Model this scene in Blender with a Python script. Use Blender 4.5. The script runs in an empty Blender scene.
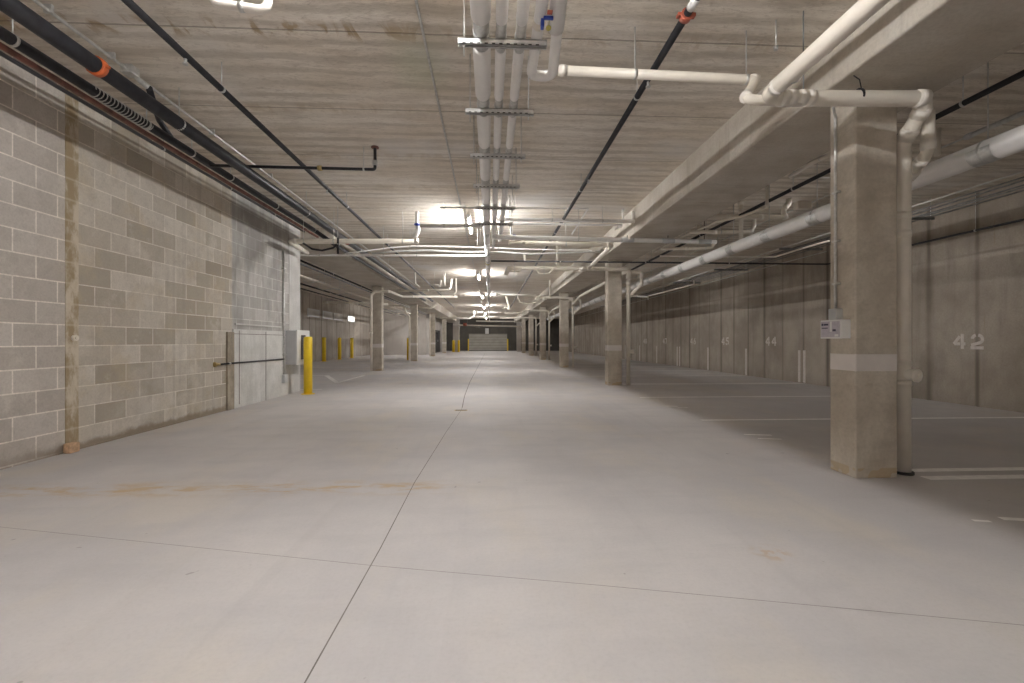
import bpy, bmesh, math, random
from mathutils import Vector, Matrix
random.seed(7)
sc = bpy.context.scene
C = sc.collection

# ------------------------------------------------------------------ camera, light set-up, exposure
F_PX, CAM_H, HOR_Y, VAN_X = 455.0, 1.08, 341.0, 490.0
YAW = math.atan((512 - VAN_X) / F_PX)
cam = bpy.data.objects.new('camera', bpy.data.cameras.new('camera'))
C.objects.link(cam)
cam.data.sensor_width = 36.0
cam.data.lens = 36.0 * F_PX / 1024
cam.data.shift_y = -0.0005
cam.data.clip_start = 0.05
cam.location = (0, 0, CAM_H)
cam.rotation_euler = (math.pi / 2, 0, -YAW)
sc.camera = cam
world = bpy.data.worlds.new('world')
sc.world = world
world.use_nodes = True
world.node_tree.nodes['Background'].inputs[0].default_value = (1.0, 0.97, 0.93, 1)
world.node_tree.nodes['Background'].inputs[1].default_value = 0.3
sc.view_settings.view_transform = 'Standard'
sc.view_settings.look = 'None'
sc.view_settings.gamma = 1
sc.view_settings.use_curve_mapping = False
sc.view_settings.exposure = 1.38
LAMP = 250.0                      # emission of the ceiling fixtures' lenses
LAMP_COL = (1.0, 0.985, 0.975)
AISLE_LAMPS = [-5.9, 1.6, 9.1, 16.4, 23.8, 31.3, 38.7, 46.0]
# unseen fill lamps added to brighten the side bays: x, y, strength factor
BAY_FILL_LAMPS = [(6.0, -0.5, 0.09), (6.0, 7.6, 0.11), (6.0, 15.2, 0.10), (6.0, 30.0, 0.11), (-4.85, 14.0, 0.04), (-4.85, 22.0, 0.04), (-4.9, 33.0, 0.8)]
sc.cycles.diffuse_bounces = 8
sc.cycles.max_bounces = 12

SLAB, BEAM = 3.53, 3.05
_s, _c = math.sin(YAW), math.cos(YAW)
def ray(px, py):
    r = (px - 512) / F_PX; u = -(py - HOR_Y) / F_PX
    return (_s + r * _c, _c - r * _s, u)
def on_y(px, py, y):
    d = ray(px, py); t = y / d[1]; return Vector((d[0] * t, y, CAM_H + d[2] * t))
def on_z(px, py, z):
    d = ray(px, py); t = (z - CAM_H) / d[2]; return Vector((d[0] * t, d[1] * t, z))
def on_x(px, py, x):
    d = ray(px, py); t = x / d[0]; return Vector((x, d[1] * t, CAM_H + d[2] * t))

# ------------------------------------------------------------------ material helpers
class NT:
    def __init__(s, name, rough=0.8, metal=0.0, spec=0.5):
        s.m = bpy.data.materials.new(name); s.m.use_nodes = True
        s.t = s.m.node_tree; s.b = s.t.nodes['Principled BSDF']
        s.b.inputs['Roughness'].default_value = rough
        s.b.inputs['Metallic'].default_value = metal
        s.b.inputs['Specular IOR Level'].default_value = spec
        s.tc = s.t.nodes.new('ShaderNodeTexCoord').outputs['Object']
        sp = s.t.nodes.new('ShaderNodeSeparateXYZ'); s.t.links.new(s.tc, sp.inputs[0])
        s.x, s.y, s.z = sp.outputs
    def lk(s, a, b): s.t.links.new(a, b)
    def put(s, sock, v):
        if isinstance(v, (int, float)): sock.default_value = v
        elif isinstance(v, (tuple, list)): sock.default_value = (*v, 1)[:4] if sock.type == 'RGBA' else v
        else: s.lk(v, sock)
    def math(s, op, a, b=0.0, clamp=False):
        n = s.t.nodes.new('ShaderNodeMath'); n.operation = op; n.use_clamp = clamp
        s.put(n.inputs[0], a); s.put(n.inputs[1], b); return n.outputs[0]
    def noise(s, scale, vec=None, detail=4, rough=0.6, stretch=None, dist=0.0):
        v = vec if vec is not None else s.tc
        if stretch:
            mp = s.t.nodes.new('ShaderNodeMapping'); s.lk(v, mp.inputs[0]); mp.inputs['Scale'].default_value = stretch; v = mp.outputs[0]
        n = s.t.nodes.new('ShaderNodeTexNoise'); s.lk(v, n.inputs['Vector'])
        n.inputs['Scale'].default_value = scale; n.inputs['Detail'].default_value = detail
        n.inputs['Roughness'].default_value = rough; n.inputs['Distortion'].default_value = dist
        return n.outputs['Fac']
    def ramp(s, v, lo, hi, a=0.0, b=1.0):
        n = s.t.nodes.new('ShaderNodeMapRange'); n.clamp = True; n.interpolation_type = 'SMOOTHSTEP'
        s.put(n.inputs[0], v); n.inputs[1].default_value = lo; n.inputs[2].default_value = hi
        n.inputs[3].default_value = a; n.inputs[4].default_value = b; return n.outputs[0]
    def mix(s, f, a, b, mode='MIX'):
        n = s.t.nodes.new('ShaderNodeMix'); n.data_type = 'RGBA'; n.blend_type = mode
        s.put(n.inputs[0], f); s.put(n.inputs[6], a); s.put(n.inputs[7], b); return n.outputs[2]
    def bump(s, h, strength=0.3, dist=0.01):
        n = s.t.nodes.new('ShaderNodeBump'); n.inputs['Strength'].default_value = strength
        n.inputs['Distance'].default_value = dist; s.put(n.inputs['Height'], h); s.lk(n.outputs[0], s.b.inputs['Normal'])
    def done(s, col): s.put(s.b.inputs['Base Color'], col); return s.m
    def periodic(s, v, period, phase, half, soft):     # 1 on a line every period
        f = s.math('FRACT', s.math('DIVIDE', s.math('SUBTRACT', v, phase - period / 2), period))
        d = s.math('MULTIPLY', s.math('ABSOLUTE', s.math('SUBTRACT', f, 0.5)), period)
        return s.ramp(d, half, half + soft, 1.0, 0.0)

def plain(name, col, rough=0.5, metal=0.0, var=0.06, scale=6.0, spec=0.5):
    n = NT(name, rough, metal, spec)
    k = n.ramp(n.noise(scale), 0.3, 0.7)
    a = tuple(c * (1 - var) for c in col); b = tuple(min(1, c * (1 + var)) for c in col)
    return n.done(n.mix(k, a, b))

def concrete(name, a, b, blotch=1.2, streak=None, rough=0.85, grooves=False, stains=(0.30, 0.2, 0.1), bump=0.25):
    n = NT(name, rough, 0, 0.3)
    col = n.mix(n.ramp(n.noise(blotch, detail=6), 0.32, 0.68), a, b)
    fine = n.noise(35, detail=5, rough=0.7)
    col = n.mix(n.ramp(fine, 0.35, 0.75, 0, 0.28), col, tuple(c * 0.55 for c in a))
    st = n.noise(1.0, stretch=streak or (5, 5, 0.5), detail=5, rough=0.65)
    col = n.mix(n.ramp(st, 0.5, 0.72, 0, 0.35), col, tuple(c * 0.62 for c in a))
    st2 = n.noise(1.3, stretch=streak or (7, 7, 0.4), detail=4)
    col = n.mix(n.ramp(st2, 0.66, 0.76, 0, 0.4), col, stains)
    if name.startswith('column'):
        ft = n.math('MULTIPLY', n.ramp(n.z, .075, .09, 1, 0), n.ramp(n.noise(7, detail=1), .50, .53))
        col = n.mix(n.math('MULTIPLY', ft, .75), col, (0.47, 0.36, 0.22))
        col = n.mix(n.ramp(n.noise(2.2, stretch=(1, 1, 2.2), detail=6, rough=.7), .48, .66, 0, .35), col, (0.35, 0.30, 0.24))
    if grooves:
        g = n.periodic(n.y, 0.83, 7.1, 0.006, 0.05)
        g2 = n.periodic(n.math('ADD', n.y, n.math('MULTIPLY', n.noise(3), 0.02)), 2.49, 7.93, 0.02, 0.09)
        h = n.ramp(n.math('ABSOLUTE', n.math('SUBTRACT', n.z, 2.52)), 0.008, 0.03, 1.0, 0.0)
        tall = n.ramp(n.noise(0.9, stretch=(1, 1, .3)), 0.35, 0.6, 0.25, 0.85)
        col = n.mix(n.math('MULTIPLY', g, tall), col, tuple(c * 0.45 for c in a))
        col = n.mix(n.math('MULTIPLY', n.math('MAXIMUM', g2, n.math('MULTIPLY', h, .6)), n.ramp(n.noise(1.1), .3, .65, .15, .6)), col, tuple(c * 0.4 for c in a))
        col = n.mix(n.ramp(n.noise(1.4, stretch=(1, 1, .6), detail=6, rough=.7), .45, .7, 0, .4), col, tuple(c * .6 for c in a))
        # wall darker towards its foot, bug holes
        col = n.mix(n.ramp(n.math('ADD', n.z, n.math('MULTIPLY', n.noise(2.5), 0.3)), 0.1, 0.5, 0.3, 0), col, tuple(c * 0.5 for c in a))
    hole = n.noise(60, detail=1)
    n.bump(n.math('SUBTRACT', fine, n.ramp(hole, 0.7, 0.75)), bump, 0.006)
    return n.done(col)

M = {}
M['column'] = concrete('column_concrete', (0.50, 0.445, 0.37), (0.66, 0.605, 0.52), 3.0, streak=(3, 3, 9))
M['beam'] = concrete('beam_concrete', (0.48, 0.43, 0.36), (0.60, 0.56, 0.50), 1.6, streak=(1.2, 7, .5), bump=0.15)
M['right_wall'] = concrete('right_wall_concrete', (0.36, 0.31, 0.255), (0.48, 0.425, 0.36), 0.9, grooves=True, stains=(0.3, 0.2, 0.09))
M['side_wall'] = concrete('side_wall_concrete', (0.40, 0.355, 0.305), (0.50, 0.455, 0.40), 1.0, grooves=True)
M['pale_wall'] = concrete('pale_wall_concrete', (0.52, 0.48, 0.44), (0.64, 0.61, 0.57), 0.7, stains=(0.4, .36, .33))
M['panel'] = concrete('cast_panel_concrete', (0.56, 0.55, 0.525), (0.70, 0.69, 0.665), 2.0, bump=0.15)
M['pier'] = concrete('pier_concrete', (0.54, 0.53, 0.505), (0.66, 0.65, 0.625), 2.0)
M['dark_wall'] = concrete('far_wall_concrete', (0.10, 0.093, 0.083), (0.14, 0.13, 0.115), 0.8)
M['post'] = concrete('rough_post', (0.26, 0.22, 0.17), (0.42, 0.36, 0.28), 5)

def mat_ceiling():
    n = NT('ceiling_planks', 0.9, 0, 0.2)
    warm = n.math('ADD', n.y, n.math('MULTIPLY', n.noise(1.2, stretch=(.6, 1, 1)), 0.12))
    wob = n.t.nodes.new('ShaderNodeCombineXYZ'); n.lk(n.math('MULTIPLY', n.x, 0.22), wob.inputs[0]); n.lk(warm, wob.inputs[1])
    b1 = n.noise(2.6, vec=wob.outputs[0], detail=3, rough=0.55)
    b2 = n.noise(9.0, vec=wob.outputs[0], detail=6, rough=0.7)
    rib = n.math('SINE', n.math('MULTIPLY', n.math('ADD', n.y, n.math('MULTIPLY', n.noise(2.0, stretch=(.5, 1.5, 1), detail=4), 0.22)), 6.2832 / 0.2032))
    col = n.mix(n.ramp(b1, 0.36, 0.64), (0.76, 0.69, 0.595), (0.87, 0.82, 0.745))
    col = n.mix(n.math('MULTIPLY', n.ramp(rib, -0.2, 0.9), n.ramp(n.noise(1.1, stretch=(.6, 1, 1)), .35, .6, .15, .6)), col, (0.50, 0.44, 0.365))
    col = n.mix(n.ramp(b2, 0.44, 0.70, 0, 0.42), col, (0.42, 0.36, 0.29))
    mic = n.noise(16, stretch=(0.7, 2.2, 1), detail=6, rough=0.75, dist=1.2)
    col = n.mix(n.ramp(mic, 0.48, 0.66, 0, 0.45), col, (0.40, 0.345, 0.28))
    col = n.mix(n.ramp(n.noise(0.55, detail=3), 0.52, 0.72, 0, 0.55), col, (0.72, 0.715, 0.71))
    PH, PER = 3.664, 1.2195
    seam = n.periodic(n.y, PER, PH, 0.003, 0.010)
    near = n.periodic(n.y, PER, PH, 0.01, 0.16)
    rust = n.ramp(n.noise(2.2, stretch=(1.8, .8, 1), detail=6, dist=1.4), 0.49, 0.60)
    left = n.math('MULTIPLY', n.ramp(n.x, -1.0, -0.2, 1.0, 0.35), n.ramp(n.y, 4.0, 4.6, 1.0, 0.3))
    col = n.mix(n.math('MULTIPLY', n.math('MULTIPLY', near, rust), n.math('MULTIPLY', left, 0.75)), col, (0.36, 0.235, 0.10))
    eff = n.math('MULTIPLY', n.periodic(n.y, PER, PH + .012, 0.006, 0.02), n.ramp(n.noise(3, stretch=(1, .3, 1), detail=6), 0.5, 0.6))
    col = n.mix(n.math('MULTIPLY', eff, 0.6), col, (0.75, 0.7, 0.58))
    col = n.mix(n.math('MULTIPLY', seam, 0.6), col, (0.22, 0.18, 0.14))
    # faint green bloom along the middle of the planks
    gx = n.ramp(n.math('ABSOLUTE', n.math('ADD', n.x, 0.62)), 0.05, 0.35, 1, 0)
    gy = n.ramp(n.math('ABSOLUTE', n.math('SUBTRACT', n.y, 4.1)), 0.1, 0.6, 1, 0)
    col = n.mix(n.math('MULTIPLY', n.math('MULTIPLY', gx, gy), 0.22), col, (0.35, 0.48, 0.28))
    n.bump(n.math('ADD', n.math('MULTIPLY', mic, 0.8), n.math('SUBTRACT', n.math('MULTIPLY', b2, .8), seam)), 0.6, 0.02)
    return n.done(col)
M['ceiling'] = mat_ceiling()

def mat_floor():
    n = NT('floor_concrete', 0.72, 0, 0.35)
    col = n.mix(n.ramp(n.noise(0.5, detail=6, rough=.65), 0.38, 0.62), (0.50, 0.48, 0.482), (0.575, 0.547, 0.535))
    col = n.mix(n.ramp(n.noise(1.1, stretch=(1, .5, 1), detail=6), 0.48, 0.66, 0, 0.5), col, (0.60, 0.545, 0.475))
    col = n.mix(n.ramp(n.noise(2.3, stretch=(.35, 1.6, 1), detail=6), 0.48, 0.68, 0, 0.32), col, (0.44, 0.425, 0.43))
    # shade of the bay painted into the floor beyond the column line
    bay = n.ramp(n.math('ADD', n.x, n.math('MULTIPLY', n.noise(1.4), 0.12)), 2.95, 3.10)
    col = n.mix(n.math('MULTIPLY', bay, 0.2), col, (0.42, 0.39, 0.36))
    # rust drips below the plank seam
    yy = n.math('ADD', n.math('SUBTRACT', n.y, n.math('MULTIPLY', n.x, -0.02)), n.math('MULTIPLY', n.noise(1.5), 0.25))
    band = n.ramp(n.math('ABSOLUTE', n.math('SUBTRACT', yy, 3.50)), 0.02, 0.22, 1, 0)
    xs = n.ramp(n.math('ABSOLUTE', n.math('ADD', n.x, 2.2)), 1.6, 2.1, 1, 0)
    blob = n.ramp(n.noise(2.4, stretch=(1.2, 3.2, 1), detail=6, rough=.7), 0.44, 0.62)
    col = n.mix(n.math('MULTIPLY', n.math('MULTIPLY', band, xs), n.math('MULTIPLY', blob, 0.85)), col, (0.50, 0.36, 0.20))
    tan_ = n.math('MULTIPLY', n.ramp(n.math('POWER', n.math('ADD', n.math('POWER', n.math('SUBTRACT', n.x, 1.43), 2), n.math('POWER', n.math('SUBTRACT', n.y, 2.25), 2)), .5), .03, .13, 1, 0), n.ramp(n.noise(14, detail=4), .45, .6, 0, .7))
    col = n.mix(tan_, col, (0.50, 0.37, 0.25))
    spot = n.math('MULTIPLY', n.ramp(n.noise(9, detail=2), 0.735, 0.76), 0.5)
    col = n.mix(spot, col, (0.22, 0.2, 0.19))
    tyre = n.ramp(n.noise(1.0, stretch=(6.0, .22, 1), detail=5, dist=.3), 0.52, 0.72, 0, 0.20)
    col = n.mix(tyre, col, (0.42, 0.40, 0.395))
    fine = n.noise(55, detail=4, rough=.7)
    col = n.mix(n.ramp(fine, 0.4, 0.75, 0, 0.18), col, (0.36, 0.34, 0.33))
    n.bump(fine, 0.12, 0.004)
    n.lk(n.ramp(n.noise(1.4), 0.3, 0.7, 0.55, 0.8), n.b.inputs['Roughness'])
    return n.done(col)
M['floor'] = mat_floor()

def mat_block():
    n = NT('concrete_block', 0.9, 0, 0.2)
    cb = n.t.nodes.new('ShaderNodeCombineXYZ')
    n.lk(n.math('SUBTRACT', n.y, 0.040 - 20 * .4064), cb.inputs[0]); n.lk(n.math('SUBTRACT', n.z, 0.017 - .4064 * 4), cb.inputs[1])
    def brick(c1, c2, mo, ms):
        br = n.t.nodes.new('ShaderNodeTexBrick'); n.lk(cb.outputs[0], br.inputs['Vector'])
        br.offset = 0.5; br.offset_frequency = 2
        n.put(br.inputs['Color1'], c1); n.put(br.inputs['Color2'], c2); n.put(br.inputs['Mortar'], mo)
        br.inputs['Scale'].default_value = 1; br.inputs['Mortar Size'].default_value = ms; br.inputs['Mortar Smooth'].default_value = 0.35
        br.inputs['Brick Width'].default_value = 0.4064; br.inputs['Row Height'].default_value = 0.2032
        return br
    A = brick((0.50, 0.455, 0.41), (0.60, 0.555, 0.51), (0.90, 0.84, 0.77), 0.0075)
    B = brick((0.37, 0.32, 0.25), (0.68, 0.635, 0.565), (0.82, 0.77, 0.69), 0.0065)
    D = brick((0.42, 0.41, 0.39), (0.56, 0.55, 0.53), (0.80, 0.79, 0.76), 0.0055)
    zb = n.ramp(n.y, 4.70, 4.72); zc = n.ramp(n.math('ADD', n.y, n.math('MULTIPLY', n.noise(5), 0.08)), 7.44, 7.5)
    col = n.mix(zb, A.outputs[0], B.outputs[0])
    warm = n.ramp(n.noise(2.2, detail=3), 0.5, 0.66, 0, 0.4)
    col = n.mix(n.math('MULTIPLY', warm, zb), col, (0.52, 0.43, 0.29))
    col = n.mix(zc, col, D.outputs[0])
    # cement smears: pale wash low on the wall
    wash = n.math('MULTIPLY', n.ramp(n.noise(1.6, detail=6), 0.4, 0.66), n.ramp(n.z, 0.3, 1.5, 0.6, 0.05))
    col = n.mix(n.math('MULTIPLY', wash, n.ramp(n.y, 4.7, 5.6)), col, (0.64, 0.61, 0.56))
    mot = n.noise(7, detail=7, rough=.75)
    col = n.mix(n.ramp(mot, .42, .68, 0, .35), col, (0.36, 0.325, 0.28))
    col = n.mix(n.ramp(n.noise(3.1, detail=7, rough=.7), .52, .72, 0, .45), col, (0.74, 0.70, 0.63))
    # vertical runs
    run = n.ramp(n.noise(1, stretch=(1, 9, 0.35), detail=5), 0.5, 0.68, 0, 0.3)
    rz = n.ramp(n.y, 5.5, 6.2)
    col = n.mix(n.math('MULTIPLY', run, rz), col, (0.33, 0.30, 0.265))
    dark_blotch = n.math('MULTIPLY', n.ramp(n.noise(0.9, stretch=(1, 1.6, .8), detail=3), 0.48, 0.66, 0, .6), zc)  # dark blotches on the far end of the block wall
    col = n.mix(dark_blotch, col, (0.22, 0.21, 0.195))
    fine = n.noise(45, detail=5, rough=.75)
    col = n.mix(n.ramp(fine, 0.38, 0.75, 0, 0.35), col, (0.30, 0.27, 0.24))
    dirt = n.math('MULTIPLY', n.ramp(n.math('ADD', n.z, n.math('MULTIPLY', n.noise(6, detail=5), 0.16)), 0.12, 0.19, 1, 0), n.ramp(n.y, 3.9, 4.8, .35, .85))
    col = n.mix(dirt, col, (0.27, 0.215, 0.155))
    h = n.math('ADD', n.math('MULTIPLY', fine, 0.25), n.math('MULTIPLY', A.outputs['Fac'], -0.5))
    n.bump(h, 0.35, 0.008)
    return n.done(col)
M['block'] = mat_block()
def mat_strip():
    n = NT('grout_strip', .9, 0, .2)
    col = n.mix(n.ramp(n.noise(5, stretch=(1, 1.0, .45), detail=6, rough=.7), .40, .60), (0.36, 0.28, 0.175), (0.62, 0.555, 0.45))
    seg = n.periodic(n.z, 0.2032, 0.017, 0.004, 0.012)
    n.bump(n.noise(30), .3, .01)
    return n.done(n.mix(n.math('MULTIPLY', seg, .5), col, (0.6, 0.52, 0.4)))
M['strip'] = mat_strip()

M['pvc'] = plain('beige_pvc', (0.80, 0.745, 0.655), 0.38, var=.04)
M['pvc_fit'] = plain('pale_pvc_fitting', (0.84, 0.795, 0.725), 0.32, var=.03)
M['jacket'] = plain('white_pipe_jacket', (0.90, 0.885, 0.865), 0.42, var=.03)
M['jacket3'] = plain('clean_white_jacket', (0.86, 0.84, 0.82), 0.45, var=.02)
M['jacket2'] = plain('white_jacket_grey', (0.72, 0.70, 0.68), 0.5, var=.04)
M['galv'] = plain('galvanised_steel', (0.62, 0.62, 0.60), 0.38, metal=0.75, var=.14, scale=20)
M['strut'] = plain('zinc_strut', (0.66, 0.66, 0.65), 0.40, metal=0.5, var=.1, scale=30)
M['black'] = plain('black_steel_pipe', (0.022, 0.022, 0.026), 0.42, metal=0.2, var=.3, scale=12)
M['rust'] = plain('red_steel_pipe', (0.20, 0.075, 0.055), 0.6, var=.4, scale=9)
M['dullc'] = plain('dull_grey_cable', (0.20, 0.20, 0.20), 0.6, var=.25)
M['orange'] = plain('orange_coupling', (0.62, 0.13, 0.035), 0.45, var=.1)
M['redc'] = plain('red_coupling', (0.36, 0.085, 0.05), 0.5, var=.1)
M['yellow'] = plain('yellow_paint', (0.86, 0.60, 0.02), 0.42, var=.06)
M['paint'] = plain('white_road_paint', (0.86, 0.84, 0.81), 0.7, var=.08, scale=14)
M['band'] = plain('white_band_paint', (0.74, 0.70, 0.67), 0.65, var=.04)
M['number'] = plain('stencil_paint', (0.66, 0.62, 0.575), 0.7, var=.1, scale=18)
M['white'] = plain('white_enamel', (0.80, 0.80, 0.79), 0.4, var=.02)
M['grey'] = plain('grey_enamel', (0.56, 0.57, 0.58), 0.45, var=.04)
M['dark'] = plain('dark_rubber', (0.03, 0.03, 0.03), 0.6, var=.2)
M['joint'] = plain('floor_joint_sealant', (0.20, 0.18, 0.165), 0.9, var=.2)
M['blue'] = plain('blue_plastic', (0.03, 0.07, 0.42), 0.4)
M['brass'] = plain('brass', (0.48, 0.36, 0.16), 0.4, metal=.6)
M['tagy'] = plain('yellow_tag', (0.60, 0.52, 0.12), 0.5)
M['brick'] = plain('tan_brick', (0.60, 0.40, 0.25), 0.9, var=.2, scale=30)
M['label'] = plain('printed_label', (0.52, 0.49, 0.55), 0.5, var=.08, scale=40)
M['ink'] = plain('dark_ink', (0.05, 0.05, 0.09), 0.6)
M['door_dark'] = plain('dark_door', (0.035, 0.033, 0.035), 0.5)
M['glass'] = plain('dark_glass', (0.10, 0.10, 0.11), 0.08, spec=.8)
def mat_emit(name, col, st):
    n = NT(name, .3); n.b.inputs['Emission Color'].default_value = (*col, 1); n.b.inputs['Emission Strength'].default_value = st
    return n.done((.8, .8, .8))
M['lens'] = mat_emit('lamp_lens', LAMP_COL, LAMP)
M['daylight'] = mat_emit('daylight_pane', (1.0, .96, .90), 0.8)
def mat_shutter():
    n = NT('roller_door', .5, .2)
    s_ = n.periodic(n.z, 0.30, 0.0, 0.012, 0.02)
    col = n.mix(n.ramp(n.noise(2), .3, .7), (0.34, 0.33, 0.29), (0.40, 0.385, 0.34))
    return n.done(n.mix(n.math('MULTIPLY', s_, .6), col, (0.14, 0.13, 0.12)))
M['shutter'] = mat_shutter()

# ------------------------------------------------------------------ mesh helpers (all geometry is given in world metres)
def box(bm, lo, hi, bev=0.0):
    lo, hi = Vector(lo), Vector(hi)
    r = bmesh.ops.create_cube(bm, size=1)
    vs = r['verts']
    for v in vs: v.co = Vector((lo[i] + (v.co[i] + .5) * (hi[i] - lo[i]) for i in range(3)))
    if bev:
        es = list({e for v in vs for e in v.link_edges})
        bmesh.ops.bevel(bm, geom=es, offset=bev, segments=2, affect='EDGES', profile=.5)
def fillet(pts, rad):
    pts = [Vector(p) for p in pts]
    if len(pts) < 3 or rad <= 0: return pts
    out = [pts[0]]
    for i in range(1, len(pts) - 1):
        p, a, b = pts[i], pts[i - 1], pts[i + 1]
        u, v = (a - p), (b - p); lu, lv = u.length, v.length
        u.normalize(); v.normalize()
        ang = u.angle(v, math.pi)
        if ang > math.radians(176): out.append(p); continue
        d = min(rad / math.tan(ang / 2), lu * .48, lv * .48)
        A, B = p + u * d, p + v * d
        n = 6
        for k in range(n + 1):
            t = k / n; out.append(A * (1 - t) ** 2 + p * 2 * t * (1 - t) + B * t * t)
    out.append(pts[-1]); return out
def tube(bm, pts, r, seg=14, rad=None, caps=True):
    P = fillet(pts, r * 2.4 if rad is None else rad)
    rings = []; prev = None
    for i, p in enumerate(P):
        if i == 0: t = P[1] - P[0]
        elif i == len(P) - 1: t = P[-1] - P[-2]
        else: t = (P[i + 1] - p).normalized() + (p - P[i - 1]).normalized()
        t.normalize()
        if prev is None:
            up = Vector((0, 0, 1)) if abs(t.z) < .9 else Vector((1, 0, 0))
            n = t.cross(up).normalized()
        else:
            n = (prev - t * prev.dot(t)).normalized()
        prev = n; b = t.cross(n)
        rr = r[i] if isinstance(r, list) else r
        rings.append([bm.verts.new(p + n * math.cos(2 * math.pi * k / seg) * rr + b * math.sin(2 * math.pi * k / seg) * rr) for k in range(seg)])
    for a, b in zip(rings, rings[1:]):
        for k in range(seg):
            f = bm.faces.new((a[k], a[(k + 1) % seg], b[(k + 1) % seg], b[k])); f.smooth = True
    if caps: bm.faces.new(rings[0][::-1]); bm.faces.new(rings[-1])
def lathe_y(bm, c, prof, seg=18):     # profile (y, r) round an axis along +Y through c
    rings = [[bm.verts.new(Vector(c) + Vector((math.cos(2 * math.pi * k / seg) * r, y, math.sin(2 * math.pi * k / seg) * r))) for k in range(seg)] for y, r in prof]
    for a, b in zip(rings, rings[1:]):
        for k in range(seg):
            f = bm.faces.new((a[k], b[k], b[(k + 1) % seg], a[(k + 1) % seg])); f.smooth = True
    bm.faces.new(rings[0]); bm.faces.new(rings[-1][::-1])
def ring(bm, c, axis, r, th=0.006, w=0.02, seg=18):    # a band (strap, clamp or coupling) round an axis
    c, axis = Vector(c), Vector(axis).normalized()
    tube(bm, [c - axis * w / 2, c + axis * w / 2], r + th, seg)
def quad(bm, pts): bm.faces.new([bm.verts.new(Vector(p)) for p in pts])
def strip_x(bm, x, y0, z0, y1, z1): quad(bm, [(x, y0, z0), (x, y1, z0), (x, y1, z1), (x, y0, z1)])

def obj(name, bm, mat, parent=None, origin=None):
    me = bpy.data.meshes.new(name)
    bmesh.ops.recalc_face_normals(bm, faces=bm.faces[:])
    o_ = Vector(origin) if origin is not None else Vector((0, 0, 0))
    if parent is not None: o_ = Vector(parent['_o']) if '_o' in parent else o_
    if o_.length: bmesh.ops.translate(bm, verts=bm.verts[:], vec=-o_)
    bm.to_mesh(me); bm.free()
    me.materials.append(M[mat] if isinstance(mat, str) else mat)
    o = bpy.data.objects.new(name, me); C.objects.link(o)
    if parent is not None: o.parent = parent
    else: o.location = o_
    if parent is not None and '_o' in parent: o['_o'] = list(Vector(parent['_o']))
    elif o_.length: o['_o'] = list(o_)
    return o
def tag(o, label, cat, group=None):
    o['label'] = label; o['category'] = cat
    if group: o['group'] = group
    return o
def thing(name, label, cat, loc=(0, 0, 0), group=None):
    o = bpy.data.objects.new(name, None); C.objects.link(o)
    o.location = loc; o['_o'] = list(loc); o.empty_display_size = .1
    return tag(o, label, cat, group)
def struct(name, bm, mat, parent=None):
    o = obj(name, bm, mat, parent)
    if parent is None: o['kind'] = 'structure'
    return o
def B(): return bmesh.new()
def boxo(name, lo, hi, mat, parent=None, bev=0.0):
    bm = B(); box(bm, lo, hi, bev); return obj(name, bm, mat, parent)
def tubeo(name, pts, r, mat, parent=None, **k):
    bm = B(); tube(bm, pts, r, **k); return obj(name, bm, mat, parent)
def wallbox(name, lo, hi, mat):
    bm = B(); box(bm, lo, hi); return struct(name, bm, mat)
def copy_tree(o, parent=None):
    c = o.copy(); C.objects.link(c)
    if parent is not None: c.parent = parent
    for ch in list(o.children): copy_tree(ch, c)
    return c

# ------------------------------------------------------------------ the setting
XL, XR, XLL = -4.09, 8.0, -9.2
Y0, YF = -8.0, 50.0
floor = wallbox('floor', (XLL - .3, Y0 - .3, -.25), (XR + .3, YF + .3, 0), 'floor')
ceiling = wallbox('ceiling', (XLL - .3, Y0 - .3, SLAB), (XR + .3, YF + .3, SLAB + .3), 'ceiling')
wl = wallbox('wall_left', (XL - .2, Y0, 0), (XL, 9.48, SLAB), 'block')
wallbox('wall_left_pier', (XL - .25, 9.48, 0), (XL + .004, 10.02, SLAB), 'pier')
wallbox('wall_left_return', (XLL, 9.75, 0), (XL - .25, 10.0, SLAB), 'side_wall')
wallbox('wall_left_bay', (XLL - .3, 9.75, 0), (XLL, YF, SLAB), 'side_wall')
wr = wallbox('wall_right', (XR, Y0, 0), (XR + .3, YF, SLAB), 'right_wall')
wallbox('wall_back', (XLL, Y0 - .3, 0), (XR + .3, Y0, SLAB), 'side_wall')
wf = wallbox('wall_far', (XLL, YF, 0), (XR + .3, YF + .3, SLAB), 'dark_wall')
wallbox('wall_left_bay_cross', (XLL, 36.0, 0), (-5.0, 36.3, SLAB), 'pale_wall')
wallbox('wall_left_lobby', (-5.25, 36.3, 0), (-5.0, YF, SLAB), 'pale_wall')
# grout strip, rough post, cast panel with form joints on the block wall
wallbox('trim_1', (XL, 4.587, 0), (XL + .006, 4.725, SLAB), 'strip')
wallbox('trim_2', (XL, 7.263, 0), (XL + .03, 7.44, 1.22), 'post')
bm = B(); box(bm, (XL, 7.44, 0), (XL + .016, 9.46, 1.27)); box(bm, (XL, 7.5, 1.34), (XL + .02, 9.1, 1.365))
pan = struct('wall_left_panel', bm, 'panel')
bm = B(); box(bm, (XL + .016, 7.6, .05), (XL + .019, 7.615, 1.25)); box(bm, (XL + .016, 8.48, .0), (XL + .019, 8.495, 1.25)); box(bm, (XL + .016, 7.44, 1.19), (XL + .019, 9.46, 1.2))
obj('form_joint', bm, 'joint', pan)
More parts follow.
